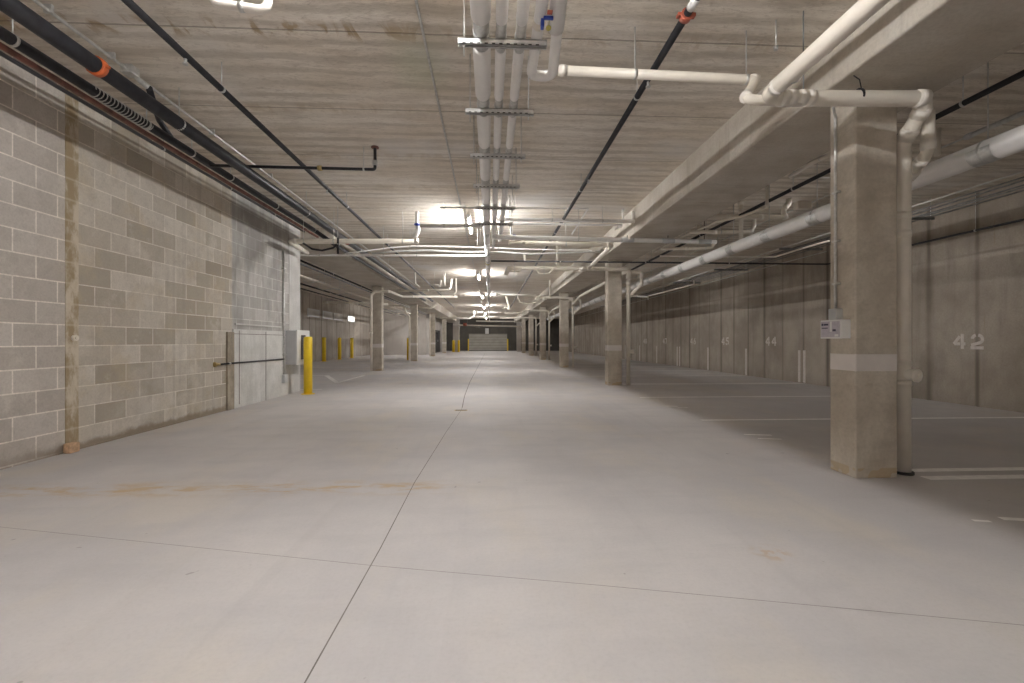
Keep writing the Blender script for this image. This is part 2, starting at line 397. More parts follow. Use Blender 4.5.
# painted joints and lines of the floor
bm = B()
def ribbon(bm, pts, w, z=.0012):
    pts = [Vector((p[0], p[1], z)) for p in pts]
    L = []
    for i, p in enumerate(pts):
        t = (pts[min(i + 1, len(pts) - 1)] - pts[max(i - 1, 0)]).normalized(); n = Vector((-t.y, t.x, 0)) * w / 2
        L.append((bm.verts.new(p + n), bm.verts.new(p - n)))
    for a, b in zip(L, L[1:]): bm.faces.new((a[0], a[1], b[1], b[0]))
ribbon(bm, [(-.60, -7.9), (-.585, 1.4), (-.57, 2.4), (-.575, 3.5), (-.52, 5.4), (-.455, 7.0), (-.45, 7.4)], .006)
obj('slab_joint', bm, 'joint', floor)['label'] = 'dark sawn joint running along the aisle floor'
bm = B(); ribbon(bm, [(-.45, 7.4), (-.50, 9), (-.53, 12.0), (-.5, 20), (-.45, 40)], .016); obj('slab_joint', bm, 'joint', floor)
bm = B(); ribbon(bm, [(-4.09, 3.03), (-2.84, 2.78), (-.56, 2.215), (.5, 1.985), (2.01, 1.635), (4.4, 1.05)], .0032); obj('slab_joint', bm, 'joint', floor)['label'] = 'thin joint crossing the foreground floor at a slant'
for pts, w, lab in [
    ([(3.30, 3.63), (7.98, 3.63)], .09, 'white stall line running right from the foot of the near column'),
    ([(3.42, 3.42), (7.98, 3.42)], .10, 'second white stall line just in front of the first at the near column'),
    ([(2.88, 6.07), (7.98, 6.07)], .085, 'white stall line ending behind the near column'),
    ([(2.86, 8.58), (7.98, 8.58)], .085, 'white stall line further back'),
    ([(3.3, 11.15), (7.98, 11.15)], .085, None), ([(3.3, 11.33), (7.98, 11.33)], .085, None),
    ([(2.9, 13.8), (7.98, 13.8)], .09, None), ([(2.9, 16.3), (7.98, 16.3)], .09, None), ([(3.3, 18.9), (7.98, 18.9)], .1, None),
    ([(2.9, 21.5), (7.98, 21.5)], .1, None),
    ([(2.93, 5.12), (3.22, 5.06)], .05, 'short white dash on the stall floor'), ([(2.96, 4.9), (3.2, 4.85)], .035, None),
    ([(2.93, 7.42), (3.1, 7.38)], .05, None), ([(3.05, 7.25), (3.2, 7.22)], .04, None),
    ([(3.1, 2.62), (3.4, 2.56)], .05, None), ([(2.9, 2.6), (2.99, 2.58)], .03, None),
    ([(-5.07, 14.4), (-3.93, 11.95)], .13, 'white slanted paint stroke on the left bay floor'), ([(-3.95, 11.9), (-3.93, 14.4)], .10, 'white paint stroke meeting the slanted one'),
    ([(-4.6, 10.3), (-3.75, 10.35)], .07, None), ([(-9, 14.5), (-5.0, 14.5)], .1, None), ([(-9, 19), (-4.4, 19)], .1, None)]:
    bm = B(); ribbon(bm, pts, w, .0016); o = obj('parking_line', bm, 'paint', floor)
    if lab: o['label'] = lab

# stencilled numbers and stall bars painted on the right wall
def stroke(bm, pts, w, x, oy, oz, s):       # glyph plane: u runs towards the camera side (-Y), v up
    pts = [Vector((p[0], p[1])) for p in pts]
    L = []
    for i, p in enumerate(pts):
        a = pts[max(i - 1, 0)]; b = pts[min(i + 1, len(pts) - 1)]; t = (b - a).normalized(); n = Vector((-t.y, t.x)) * w / 2
        L.append([bm.verts.new((x, oy - q.x * s, oz + q.y * s)) for q in (p + n, p - n)])
    for a, b in zip(L, L[1:]): bm.faces.new((a[0], a[1], b[1], b[0]))
def arc(cx, cy, rx, ry, a0, a1, n=9): return [(cx + rx * math.cos(math.radians(a0 + (a1 - a0) * k / n)), cy + ry * math.sin(math.radians(a0 + (a1 - a0) * k / n))) for k in range(n + 1)]
GL = {
 '4': [[(.60, 0), (.60, .30)], [(.60, .30), (.60, 1.0)], [(.46, .34), (.08, .34)], [(.05, .33), (.44, .84)], [(.70, .34), (.80, .34)]],
 '2': [[(0, .09), (.80, .09)], arc(.40, .64, .30, .27, 172, 105), arc(.42, .64, .31, .27, 80, -50) + [(.04, .26)]],
 '5': [[(.72, .92), (.34, .92)], [(.16, .98), (.16, .5)], arc(.34, .33, .34, .25, 100, -60), arc(.34, .33, .34, .25, -85, -160)],
 '6': [arc(.40, .32, .30, .24, 80, -80), arc(.40, .32, .30, .24, 100, 260), [(.14, .45), (.50, .98)]],
 '7': [[(0, .92), (.76, .92)], [(.72, .84), (.30, 0)]],
 '8': [arc(.4, .27, .30, .2, 80, -80), arc(.4, .27, .30, .2, 100, 260), arc(.4, .75, .25, .18, 80, -80), arc(.4, .75, .25, .18, 100, 260)],
 '9': [arc(.40, .68, .30, .24, 80, -80), arc(.40, .68, .30, .24, 100, 260), [(.66, .55), (.30, .02)]],
 '3': [arc(.36, .74, .28, .19, 150, -70), arc(.36, .27, .30, .2, 70, -150)]}
XW = XR - .002
for txt, yc in (('42', 7.22), ('43', 9.75), ('44', 12.58), ('45', 15.10), ('46', 17.55), ('47', 20.45), ('48', 23.1), ('49', 26.0)):
    bm = B()
    s = .255
    for i, ch in enumerate(txt):
        for st in GL[ch]: stroke(bm, st, .20, XW, yc + .27 - i * .285, .945, s)
    o = obj('stall_number', bm, 'number', wr); o['label'] = 'stencilled stall number %s' % txt
for y, w in ((11.41, .09), (11.22, .09), (13.86, .10), (16.35, .10), (18.85, .10), (19.1, .10), (21.5, .10), (24.0, .10), (26.6, .10), (29.2, .1)):
    bm = B(); strip_x(bm, XW, y - w / 2, .02, y + w / 2, .84); obj('stall_bar', bm, 'number', wr)
for y in (13.0, 19.5, 22, 26, 30.5):
    bm = B(); strip_x(bm, XLL + .002, y - .05, .1, y + .05, .9); obj('stall_bar', bm, 'number', bpy.data.objects['wall_left_bay'])

# high windows in the left bay wall
for i, (a, b) in enumerate(((307, 319), (322.5, 332), (333.5, 342), (347.3, 354.3))):
    ya, yb = on_x(a, 300, XLL).y, on_x(b, 300, XLL).y
    w = boxo('window_%d' % (i + 1), (XLL - .01, ya, 2.33), (XLL + .03, yb, 2.74), 'post' if i < 0 else 'grey'); w['kind'] = 'structure'
    boxo('pane', (XLL + .03, ya + .1, 2.38), (XLL + .034, yb - .1, 2.69), 'daylight' if i == 3 else 'panel', w)
# far roller door
d = boxo('door_1', (-2.30, YF - .10, 0), (1.88, YF - .02, 1.86), 'shutter'); d['kind'] = 'structure'
boxo('bottom_rail', (-2.30, YF - .13, 0), (1.88, YF - .10, .07), 'dark', d)
boxo('door_edge', (-2.42, YF - .12, 0), (-2.30, YF - .02, 1.3), 'yellow', d); boxo('door_edge', (1.88, YF - .12, 0), (2.0, YF - .02, 1.3), 'yellow', d)
# lobby door in the side wall
d = boxo('door_2', (-5.0, 42.0, 0), (-4.95, 45.4, 2.1), 'door_dark'); d['kind'] = 'structure'
boxo('glazing', (-4.95, 42.3, 1.0), (-4.945, 43.2, 1.9), 'glass', d); boxo('door_handle', (-4.95, 43.4, 1.0), (-4.90, 43.45, 1.2), 'galv', d)

# ------------------------------------------------------------------ beams and columns
def beam(name_lab, x0, x1, y0, y1):
    bm = B(); box(bm, (x0, y0, BEAM), (x1, y1, SLAB + .01), .018); o = obj('concrete_beam', bm, 'beam', None, (x0, y0, BEAM))
    return tag(o, name_lab, 'beam')
beam('broad concrete ceiling beam above the right-hand row of columns', 2.64, 3.53, Y0, YF)
beam('concrete ceiling beam above the left-hand row of columns beyond the block wall', -4.50, -3.38, 10.02, YF)

bm = B(); box(bm, (0, 0, 0), (.345, .27, BEAM + .002), .012)
col0 = thing('concrete_column', 'x', 'column', (0, 0, 0), 'square concrete columns with a white band')
obj('shaft', bm, 'column', col0)
bm = B(); box(bm, (-.0015, -.0015, .835), (.3465, .2715, .985), .012)
obj('painted_band', bm, 'band', col0)['label'] = 'white painted band'
cols_r = [3.43, 10.93, 18.43, 25.93, 33.43, 40.93]
labs_r = ['large white-banded concrete column nearest the camera on the right, with a sign box',
 'second concrete column of the right-hand row, white banded, beside a beige drain riser',
 'third concrete column of the right-hand row counting from the camera',
 'fourth concrete column of the right-hand row counting from the camera',
 'fifth concrete column of the right-hand row, small in the distance',
 'sixth and farthest concrete column of the right-hand row, next to the far wall']
cols_l = [16.6, 24.5, 32.4, 40.6]
labs_l = ['nearest concrete column of the left-hand row, just beyond the yellow bollard at the wall end',
 'second concrete column of the left-hand row, with a yellow bollard peeping out behind it',
 'third concrete column of the left-hand row counting from the camera',
 'fourth and farthest concrete column of the left-hand row']
first = True
for ys, labs, x in ((cols_r, labs_r, 2.86), (cols_l, labs_l, -4.235)):
    for y, lab in zip(ys, labs):
        o = col0 if first else copy_tree(col0); first = False
        o.location = (x, y, 0); o['label'] = lab; o['_o'] = [x, y, 0]
        if x > 0 and y > 26: o.location.z = 0

# ------------------------------------------------------------------ ceiling lights
lx = -.40
fx0 = thing('ceiling_light', 'x', 'light', (0, 0, 0), 'strip lights along the aisle')
bm = B(); box(bm, (-.032, -.61, -.045), (.032, .61, 0), .006); obj('housing', bm, 'white', fx0)
bm = B(); tube(bm, [(0, -.585, -.066), (0, .585, -.066)], .0145, 10); obj('lens', bm, 'lens', fx0)
for yy in (-.6, .6):
    bm = B(); box(bm, (-.025, yy - .012, -.085), (.025, yy + .012, -.04), .004); obj('end_cap', bm, 'white', fx0)
for yy in (-.4, .4):
    bm = B(); tube(bm, [(0, yy, 0), (0, yy, .092)], .006, 8); obj('stem', bm, 'galv', fx0)
lab_l = ['strip light overhead behind the camera', 'strip light overhead just above the camera beside the pipe rack',
 'strip light hidden behind the cross pipe left of the pipe rack', 'nearest glowing strip light in clear view left of the long white pipe',
 'second glowing strip light in clear view along the aisle', 'third distant strip light, behind the long white pipe',
 'fourth distant strip light near the end of the aisle', 'farthest strip light before the roller door']
for i, y in enumerate(AISLE_LAMPS):
    o = fx0 if i == 0 else copy_tree(fx0)
    o.location = (lx, y, SLAB - .09); o['label'] = lab_l[i]
lens_by = {}
for x, y, k in BAY_FILL_LAMPS:  # added fill lamps, copied from the aisle fixture
    o = copy_tree(fx0); o.location = (x, y, SLAB - .09); o['group'] = 'added fill lights in the side bays'
    o['label'] = 'added fill strip light above the %s parking bay %s' % ('right' if x > 0 else 'left', {-0.5: 'beside the camera', 7.6: 'between the first and second columns', 15.2: 'beyond the second column', 30.0: 'far down the row', 14.0: 'behind the block wall end', 22.0: 'near the high windows', 33.0: 'in front of the pale cross wall'}[y])
    ln = [c for c in o.children if c.name.startswith('lens')][0]
    bm = B(); box(bm, (-.12, -.62, -.047), (.12, .62, -.030), .003)
    sh = obj('uplight_shield', bm, 'grey'); sh.parent = o  # plate added to keep the fill light off the ceiling
    ln.data = ln.data.copy()
    if k not in lens_by: lens_by[k] = mat_emit('lamp_lens_dim', LAMP_COL, LAMP * k)
    ln.data.materials[0] = lens_by[k]

# ------------------------------------------------------------------ pipe builders
def hanger(par, p, r, top=SLAB, mat='galv', rod=.005, axis=(1, 0, 0)):
    p = Vector(p)
    if 2.64 < p.x < 3.53 or (-4.5 < p.x < -3.38 and p.y > 10): top = min(top, BEAM)
    rd = tubeo('hanger_rod', [(p.x, p.y, p.z + r), (p.x, p.y, top)], rod, mat, par, seg=6)
    bm = B(); ring(bm, p, axis, r, .0035, .022, 16); obj('hanger_ring', bm, mat, rd)
def coupling(par, p, axis, r, mat, w=.05, name='coupling', th=.012):
    bm = B(); ring(bm, p, axis, r, th, w, 18); ring(bm, p, axis, r, th * .45, w * 1.6, 18); o = obj(name, bm, mat, par); return o
def pipe(name, label, cat, pts, r, mat, group=None, hang=(), coup=(), cmat='pvc_fit', rad=None, seg=14, hmat='galv', cw=.05, top=SLAB, cth=.006):
    pts = [Vector(p) for p in pts]
    t = thing(name, label, cat, pts[0], group)
    tubeo('pipe_run', pts, r, mat, t, rad=rad, seg=seg)
    def at(u):
        i = min(int(u), len(pts) - 2); f = u - i; return pts[i].lerp(pts[i + 1], f), (pts[i + 1] - pts[i]).normalized()
    for u in hang: p, a = at(u); hanger(t, p, r, top, hmat, axis=a)
    for u in coup: p, a = at(u); coupling(t, p, a, r, cmat, cw, th=cth)
    return t
def lineY(k, z, y0, y1):      # straight run along the aisle; k = x / height above the camera
    x = k * (z - CAM_H); return [Vector((x, y0, z)), Vector((x, y1, z))]

# --- left wall group -------------------------------------------------
zz = CAM_H + 2.10
t = pipe('sprinkler_main', 'thick black sprinkler main with an orange coupling high along the block wall', 'pipe', lineY(-1.43, zz, -7.5, 24), .060, 'black', hang=(), seg=18)
X = -1.43 * 2.10
yc = on_x(97, 75, X).y
bm = B(); ring(bm, (X, yc, zz), (0, 1, 0), .060, .012, .05); box(bm, (X - .09, yc - .018, zz - .012), (X + .09, yc + .018, zz + .012), .006); obj('coupling', bm, 'orange', t)['label'] = 'orange grooved coupling'
for y in (yc + 6.1,): 
    bm = B(); ring(bm, (X, y, zz), (0, 1, 0), .057, .014, .05); obj('coupling', bm, 'redc', t)
for y in (1.0, 4.55, 7.6, 10.6, 13.6): hanger(t, (X, y, zz), .057, axis=(0, 1, 0))
t = pipe('sprinkler_pipe', 'black pipe running just above the red pipe along the block wall', 'pipe', [Vector((-1.585 * 2.2, -7.5, 3.28)), Vector((-1.585 * 2.2, 9.2, 3.28)), Vector((-3.25, 9.8, 3.10)), Vector((-3.25, 23, 3.10))], .043, 'black', 'pipes along the block wall', seg=14)
for y in (3.5, 4.8, 5.5, 6.3, 7.6, 9.2): hanger(t, (-1.585 * 2.2, y, 3.28), .043, axis=(0, 1, 0))
t = pipe('red_pipe', 'dull red pipe squeezed between two black pipes on the block wall', 'pipe', lineY(-1.655, 3.30, -7.5, 9.9), .024, 'rust', 'pipes along the block wall', seg=12)
t = pipe('sprinkler_pipe', 'thin black pipe lowest and closest to the block wall', 'pipe', lineY(-1.70, 3.36, -7.5, 9.7), .018, 'black', 'pipes along the block wall', seg=10)
for y in (1.5, 3.7, 5.6, 7.0, 8.4): hanger(t, (-1.70 * 2.28, y, 3.36), .018, axis=(0, 1, 0))
# coil of flexible conduit wound on the black pipe
bm = B(); pts = []
ya, yb = on_x(90, 92, -3.49).y, on_x(148, 127, -3.49).y
for i in range(221):
    u = i / 220; a = u * 34 * math.pi
    pts.append((-1.585 * 2.2 + .05 * math.cos(a), ya + (yb - ya) * u, 3.28 + .05 * math.sin(a)))
tube(bm, pts, .0045, 5, rad=0)
tag(obj('flexible_conduit', bm, 'galv', None, pts[0]), 'coiled grey flexible conduit wound round the black pipe on the block wall', 'conduit')
# grey conduit with junction box
k = -1.335; zc = SLAB - .045
t = pipe('conduit', 'grey conduit with a junction box on the ceiling above the black sprinkler main', 'conduit', lineY(k, zc, -7.5, 20), .013, 'galv', 'ceiling conduits', seg=8)
yj = on_x(130, 73, k * (zc - CAM_H)).y; X = k * (zc - CAM_H)
boxo('junction_box', (X - .05, yj - .05, zc - .03), (X + .05, yj + .05, SLAB), 'galv', t, .006)
for y in (yj - .75, yj - .2, yj + 1.2, yj + 2.6):
    bm = B(); box(bm, (X - .03, y - .01, zc - .016), (X + .03, y + .01, SLAB), .002); obj('strap', bm, 'galv', t)
tubeo('stub', [(X, yj + .02, zc), (X + .03, yj + .16, zc - .05)], .022, 'galv', t)
# black branch curving down to the second pipe
a = on_z(149, 88, 3.46); b = on_z(159, 120, 3.40); c_ = on_z(172, 139, 3.30)
pipe('sprinkler_branch', 'short black branch pipe slanting behind the main to the pipe below', 'pipe', [a, b, c_, Vector((-1.585 * 2.2, c_.y + .5, 3.28))], .028, 'black')
# transverse black branch with an upright head
p0 = on_z(211, 165.5, 3.25); p1 = on_y(375, 169.5, p0.y + .02)
t = pipe('sprinkler_branch', 'black sprinkler branch crossing the ceiling from the block wall, turning up at its end', 'pipe',
         [p0, p1, Vector((p1.x, p1.y, SLAB - .02))], .019, 'black', rad=.03, hang=(.93,))
bm = B(); ring(bm, (p1.x, p1.y, SLAB - .008), (0, 0, 1), .036, .012, .014); obj('flange', bm, 'rust', t)
bm = B(); ring(bm, (p1.x, p1.y, p1.z + .08), (0, 0, 1), .019, .012, .06); obj('sprinkler_head', bm, 'galv', t)
q = p0.lerp(p1, .66); bm = B(); ring(bm, q, (1, 0, 0), .019, .014, .05); obj('coupling', bm, 'brass', t)

# --- long black sprinkler lines with heads -----------------------------
def sprinkler_line(label, k, z, y0, y1, r, heads, hangs, coups=(), cmat='redc'):
    t = pipe('sprinkler_line', label, 'pipe', lineY(k, z, y0, y1), r, 'black', 'sprinkler lines under the ceiling', seg=12)
    x = k * (z - CAM_H)
    for y in heads:
        bm = B(); tube(bm, [(x, y, z - r), (x, y, z - r - .035)], .011, 8); tube(bm, [(x, y, z - r - .035), (x, y, z - r - .045)], .02, 10); obj('sprinkler_head', bm, 'galv', t)
    for y in hangs: hanger(t, (x, y, z), r, axis=(0, 1, 0))
    for y in coups:
        bm = B(); ring(bm, (x, y, z), (0, 1, 0), r, .014, .05); box(bm, (x - r - .035, y - .02, z - .012), (x + r + .035, y + .02, z + .012), .004); obj('coupling', bm, cmat, t)
    return t
sprinkler_line('long black sprinkler line left of the aisle centre, running above the crossing branch', -1.065, 3.29, -7.5, 30, .027,
    [on_x(186, 58, -2.35).y, 6.7, 9.9, 13.2], [1.5, on_x(222, 88, -2.35).y, 7.6, 10.6, 14, 18])
yr = on_x(686, 18, 1.33).y
t = sprinkler_line('long black sprinkler line right of the pipe rack with a red coupling and white sticker', .602, 3.29, -7.5, 30, .027,
    [on_x(648, 80, 1.33).y, 6.1, 9.4], [on_x(637, 98, 1.33).y, 6.6, 9.2, 13, 17], [yr])
bm = B(); ring(bm, (.602 * 2.21, yr - .12, 3.29), (0, 1, 0), .027, .001, .1); obj('sticker', bm, 'white', t)
t = pipe('conduit', 'thin grey-green conduit on the ceiling feeding the aisle strip lights', 'conduit', lineY(-.217, SLAB - .012, -7.5, 41), .011, 'galv', 'ceiling conduits', seg=8)
# right bay black line
t = sprinkler_line('black sprinkler line above the right parking bay', 1.99, 3.22, -7.5, 32, .026, [5.2, 8.6], [3.9, 6.2, 9, 12], [])
for k, lab in ((-3.6, 'sprinkler line over the left bay, nearest its wall'), (-2.35, 'sprinkler line over the left bay, nearest the columns')):
    sprinkler_line('black ' + lab, k, 3.1, 10.1, 35.9, .026, [12, 15, 18], [11, 14, 17, 20], [])

# --- the pipe rack down the middle -------------------------------------
ZS = 3.02
rackY = [-.8, .15, 1.12, 2.06, 3.00, 3.90, 4.83, 5.77, 6.72, 7.63]
def strut_bm(x0, x1, y, z, w=.041):
    bm = B(); th = .004
    box(bm, (x0, y - w / 2, z + w - th), (x1, y + w / 2, z + w))
    box(bm, (x0, y - w / 2, z), (x1, y - w / 2 + th, z + w)); box(bm, (x0, y + w / 2 - th, z), (x1, y + w / 2, z + w))
    box(bm, (x0, y - w / 2, z), (x1, y - w / 2 + .011, z + th)); box(bm, (x0, y + w / 2 - .011, z), (x1, y + w / 2, z + th))
    return bm
rk_lab = ['behind the camera', 'behind the camera, second', 'above the camera', 'just out of view above the picture',
 'nearest in view, the widest looking', 'second in view', 'third in view', 'fourth in view', 'fifth in view', 'farthest, beside the bright lamp glow']
for i, y in enumerate(rackY):
    if i < 3: continue
    t = thing('pipe_rack_hanger', 'zinc crossbar under the white pipes, ' + rk_lab[i], 'hanger', (.08, y, ZS), 'crossbars of the pipe rack')
    obj('crossbar', strut_bm(-.21, .375, y, ZS), 'strut', t)
    for x in (-.17, .33):
        tubeo('threaded_rod', [(x, y, ZS - (.07 if x < 0 else .04)), (x, y, SLAB)], .0055, 'galv', t, seg=6)
        bm = B(); tube(bm, [(x, y, ZS - .012), (x, y, ZS)], .011, 6); obj('nut', bm, 'galv', t)
    bm = B()
    for j in range(11): box(bm, (-.18 + j * .048, y - .0216, ZS + .003), (-.158 + j * .048, y - .0205, ZS + .011), .0)
    obj('slots', bm, 'dark', t)
def insulated(label, x, rc, ri, y0, y1, hangs, gap=.13, mat='jacket', z0=ZS + .041, name='insulated_pipe', group='white insulated pipes on the rack', extra=0):
    z = z0 + rc + .004
    t = thing(name, label, 'pipe', (x, y0, z), group)
    tubeo('pipe_run', [(x, y0, z), (x, y1, z)], rc, 'galv', t, seg=16)
    stops = [y for y in hangs if y0 < y < y1]
    for y in stops:
        bm = B(); ring(bm, (x, y, z), (0, 1, 0), rc, .004, .30, 16); obj('saddle', bm, 'galv', t)
        bm = B(); ring(bm, (x, y, z), (0, 1, 0), rc, .008, .03, 16); obj('pipe_clamp', bm, 'strut', t)
    ed = [y0] + stops + [y1]
    for a, b in zip(ed, ed[1:]):
        g0 = gap if a != y0 else 0; g1 = gap if b != y1 else 0
        a2, b2 = a + g0, b - g1
        if b2 - a2 < .1: continue
        bm = B(); e = .03
        lathe_y(bm, (x, 0, z), [(a2, ri * .82), (a2 + e * .4, ri * .95), (a2 + e, ri), (b2 - e, ri), (b2 - e * .4, ri * .95), (b2, ri * .82)], 20)
        obj('insulation_sleeve', bm, mat, t)
    return t
farhang = rackY[3:] + [8.6 + .96 * i for i in range(14)]
insulated('thickest white insulated pipe of the rack, leftmost, running on alone to the far wall', -.057, .048, .063, -2.5, 21.0, farhang)
insulated('white insulated pipe second from the left on the rack', .073, .030, .038, -2.5, 9.8, farhang)
insulated('white insulated pipe third from the left on the rack', .20, .030, .038, -2.5, 9.1, farhang)
t = pipe('insulated_pipe', 'distant end of the long white pipe over the aisle', 'pipe', [(-.057, 21.02, 3.113), (-.057, 45.8, 3.113)], .05, 'jacket2')
# fourth pipe with its U-turn and the valve
zp = ZS + .041 + .037
t = pipe('insulated_pipe', 'white insulated pipe making a U-turn beside the rack crossbar', 'pipe',
   [(.310, -2.5, zp), (.310, 3.45, zp), (.475, 3.45, zp), (.437, 2.95, zp + .01)], .037, 'jacket', rad=.07, seg=18)
bm = B(); ring(bm, (.310, 2.87, zp), (0, 1, 0), .037, .002, .06, 18); obj('tape_band', bm, 'pvc', t)
t = pipe('insulated_pipe', 'fat white insulated pipe right of the rack ending above the U-turn', 'pipe', [(.40, -2.5, zp + .03), (.385, 2.4, zp + .03), (.43, 2.95, zp + .02)], .052, 'jacket', seg=18)
v = on_y(548, 17, 2.78)
t = thing('ball_valve', 'small brass valve with a blue handle and yellow tag between two white pipes', 'valve', v)
tubeo('valve_body', [v + Vector((-.03, 0, .01)), v + Vector((.03, 0, .01))], .017, 'jacket', t)
bm = B(); box(bm, v + Vector((-.03, -.03, -.03)), v + Vector((.03, -.01, -.012)), .004); box(bm, v + Vector((-.045, -.02, -.07)), v + Vector((-.025, .02, -.02)), .004); obj('handle', bm, 'blue', t)
boxo('red_tab', v + Vector((-.012, -.07, -.02)), v + Vector((.02, -.045, -.005)), 'redc', t, .003)
bm = B(); tube(bm, [v + Vector((.01, .05, -.035)), v + Vector((.01, .052, -.03))], .017, 14); tube(bm, [v + Vector((.01, .045, -.03)), v + Vector((.01, .0, .0))], .002, 5); obj('tag', bm, 'tagy', t)
tubeo('stem', [v + Vector((-.03, .03, .0)), v + Vector((-.03, .12, -.03))], .006, 'jacket', t)
# thin white line under the light beside the fourth pipe
# white trapped drain at the very top left of the view
Yt = 2.2
t = pipe('trap_pipe', 'white curved drain trap hanging at the top left of the ceiling view', 'pipe',
   [on_y(200, -60, Yt), on_y(214, 3, Yt), on_y(268, 11, Yt), on_y(268, -40, Yt)], .020, 'pvc_fit', rad=.045)
q = on_y(242, 7, Yt); hanger(t, q, .020, axis=(1, 0, 0))

# --- beige PVC near the camera (right) ---------------------------------
YP = 3.5
e1 = on_y(757, 80, YP)
e2 = on_y(744, 99.5, 3.27); w1 = on_y(800, 102, 3.27)
t = pipe('drain_pipe', 'slim beige drain pipe crossing from the white U-turn to the large beige pipe', 'pipe',
   [on_y(562, 70.5, YP), e1, e2, w1], .036, 'pvc', rad=.06, coup=(.004, .985, 1.85), cw=.04, seg=16)
for px in (634, 746):
    f = (px - 562) / (757 - 562); q = on_y(562, 70.5, YP).lerp(e1, f); hanger(t, q, .036, axis=(1, 0, 0))
YD = 3.27
a = Vector((2.025, YD, 2.875)); el = on_y(929, 98.5, YD); el.z -= .0
XRs = on_y(902.5, 200, 3.56).x
t = pipe('drain_pipe', 'large beige drain pipe running over the near column and down its right side', 'pipe',
   [Vector((2.05, -6.5, 2.93)), a, el, on_y(903, 143, 3.5), Vector((XRs, 3.56, 2.2)), Vector((XRs, 3.56, 0))], .056, 'pvc', rad=.12, seg=20)
def seg_c(par, p, q, f, r, w=.055, th=.007): coupling(par, Vector(p).lerp(Vector(q), f), Vector(q) - Vector(p), r, 'pvc_fit', w, 'pipe_fitting', th)
# ^ the riser itself is slimmer: build its fittings
for f in (.11, .16, .22, .27): seg_c(t, a, el, f, .056, .035, .003)
seg_c(t, a, el, .945, .056)
seg_c(t, Vector((2.05, -6.5, 2.93)), a, .984, .056, .03, .003)
seg_c(t, el, on_y(903, 143, 3.5), .3, .056); seg_c(t, el, on_y(903, 143, 3.5), .8, .056)
for z in (2.10, 1.95, .895, .735): coupling(t, (XRs, 3.56, z), (0, 0, 1), .056, 'pvc', .035, 'pipe_fitting', .004)
q = on_y(858, 97, YD); bm = B(); ring(bm, q, (1, 0, 0), .056, .004, .016, 20); obj('hanger_ring', bm, 'black', t)
tubeo('hanger_hook', [(q.x, q.y - .03, q.z + .05), (q.x - .03, q.y - .05, q.z + .10), (q.x - .05, q.y - .02, BEAM)], .004, 'black', t)
q = Vector((2.045, 2.98, 2.88)); bm = B(); ring(bm, q, (0, 1, 0), .056, .004, .016, 20); obj('hanger_ring', bm, 'galv', t)
pass
q = on_y(810, 80, 3.2); tubeo('hanger_rod', [(q.x, 3.27, 2.93), (q.x, 3.27, SLAB)], .005, 'dullc', t, seg=6)
# cleanout on the riser
bm = B(); tube(bm, [(XRs, 3.56, .815), (XRs + .02, 3.47, .805)], .044, 18); cb_ = obj('cleanout_branch', bm, 'pvc_fit', t)
bm = B(); tube(bm, [(XRs + .02, 3.47, .805), (XRs + .026, 3.448, .805)], .052, 20); tube(bm, [(XRs + .026, 3.448, .805), (XRs + .03, 3.434, .805)], .024, 6); obj('cleanout_cap', bm, 'pvc_fit', cb_)
bm = B(); tube(bm, [(XRs, 3.56, 0), (XRs, 3.56, .02)], .075, 16); obj('floor_collar', bm, 'dark', t)
# second leg, looping behind
vp = [on_y(928, 112, 3.38), on_y(928, 152, 3.40), on_y(909, 178, 3.66)]
vl = tubeo('vent_leg', vp, .043, 'pvc', t, rad=.08, seg=18)
for a_, b_, f_ in ((0, 1, .82), (1, 2, .35), (1, 2, .8)): coupling(t, vp[a_].lerp(vp[b_], f_), vp[b_] - vp[a_], .043, 'pvc_fit', .05, 'pipe_fitting', .006)

# sign box and conduit on the near column
t = thing('sign_box', 'small white sign box with a printed panel on the near concrete column', 'sign box', (2.82, 3.58, 1.1))
boxo('box_body', (2.778, 3.475, 1.100), (2.86, 3.700, 1.252), 'white', t, .004)
boxo('printed_panel', (2.7765, 3.488, 1.112), (2.7785, 3.690, 1.240), 'label', t)['label'] = 'lilac printed panel'
bm = B()
for (u0, u1, v0, v1) in ((.005, .025, .205, .225), (.03, .08, .207, .222), (.008, .075, .182, .190)):
    box(bm, (2.7755, 3.69 - u1, 1.0 + v0), (2.7766, 3.69 - u0, 1.0 + v1))
box(bm, (2.7755, 3.528, 1.158), (2.7766, 3.562, 1.175)); obj('dark_print', bm, 'ink', t)
boxo('white_strip', (2.7755, 3.570, 1.155), (2.7766, 3.592, 1.238), 'white', t); boxo('white_patch', (2.7755, 3.50, 1.116), (2.7766, 3.54, 1.134), 'white', t, .0004)
yy = on_x(836, 200, 2.84).y
boxo('conduit_box', (2.80, yy - .05, 1.252), (2.86, yy + .035, 1.345), 'grey', t, .006)
t = pipe('conduit', 'grey conduit running down the aisle face of the near column to the sign box', 'conduit',
   [Vector((2.74, yy - .10, BEAM)), Vector((2.74, yy - .10, 2.93)), Vector((2.835, yy, 2.93)), Vector((2.835, yy, 1.34))], .0115, 'galv', rad=.05, seg=10)
for z in (2.3, 1.9, 1.55):
    bm = B(); box(bm, (2.825, yy - .03, z - .008), (2.86, yy + .03, z + .008), .002); obj('strap', bm, 'galv', t)
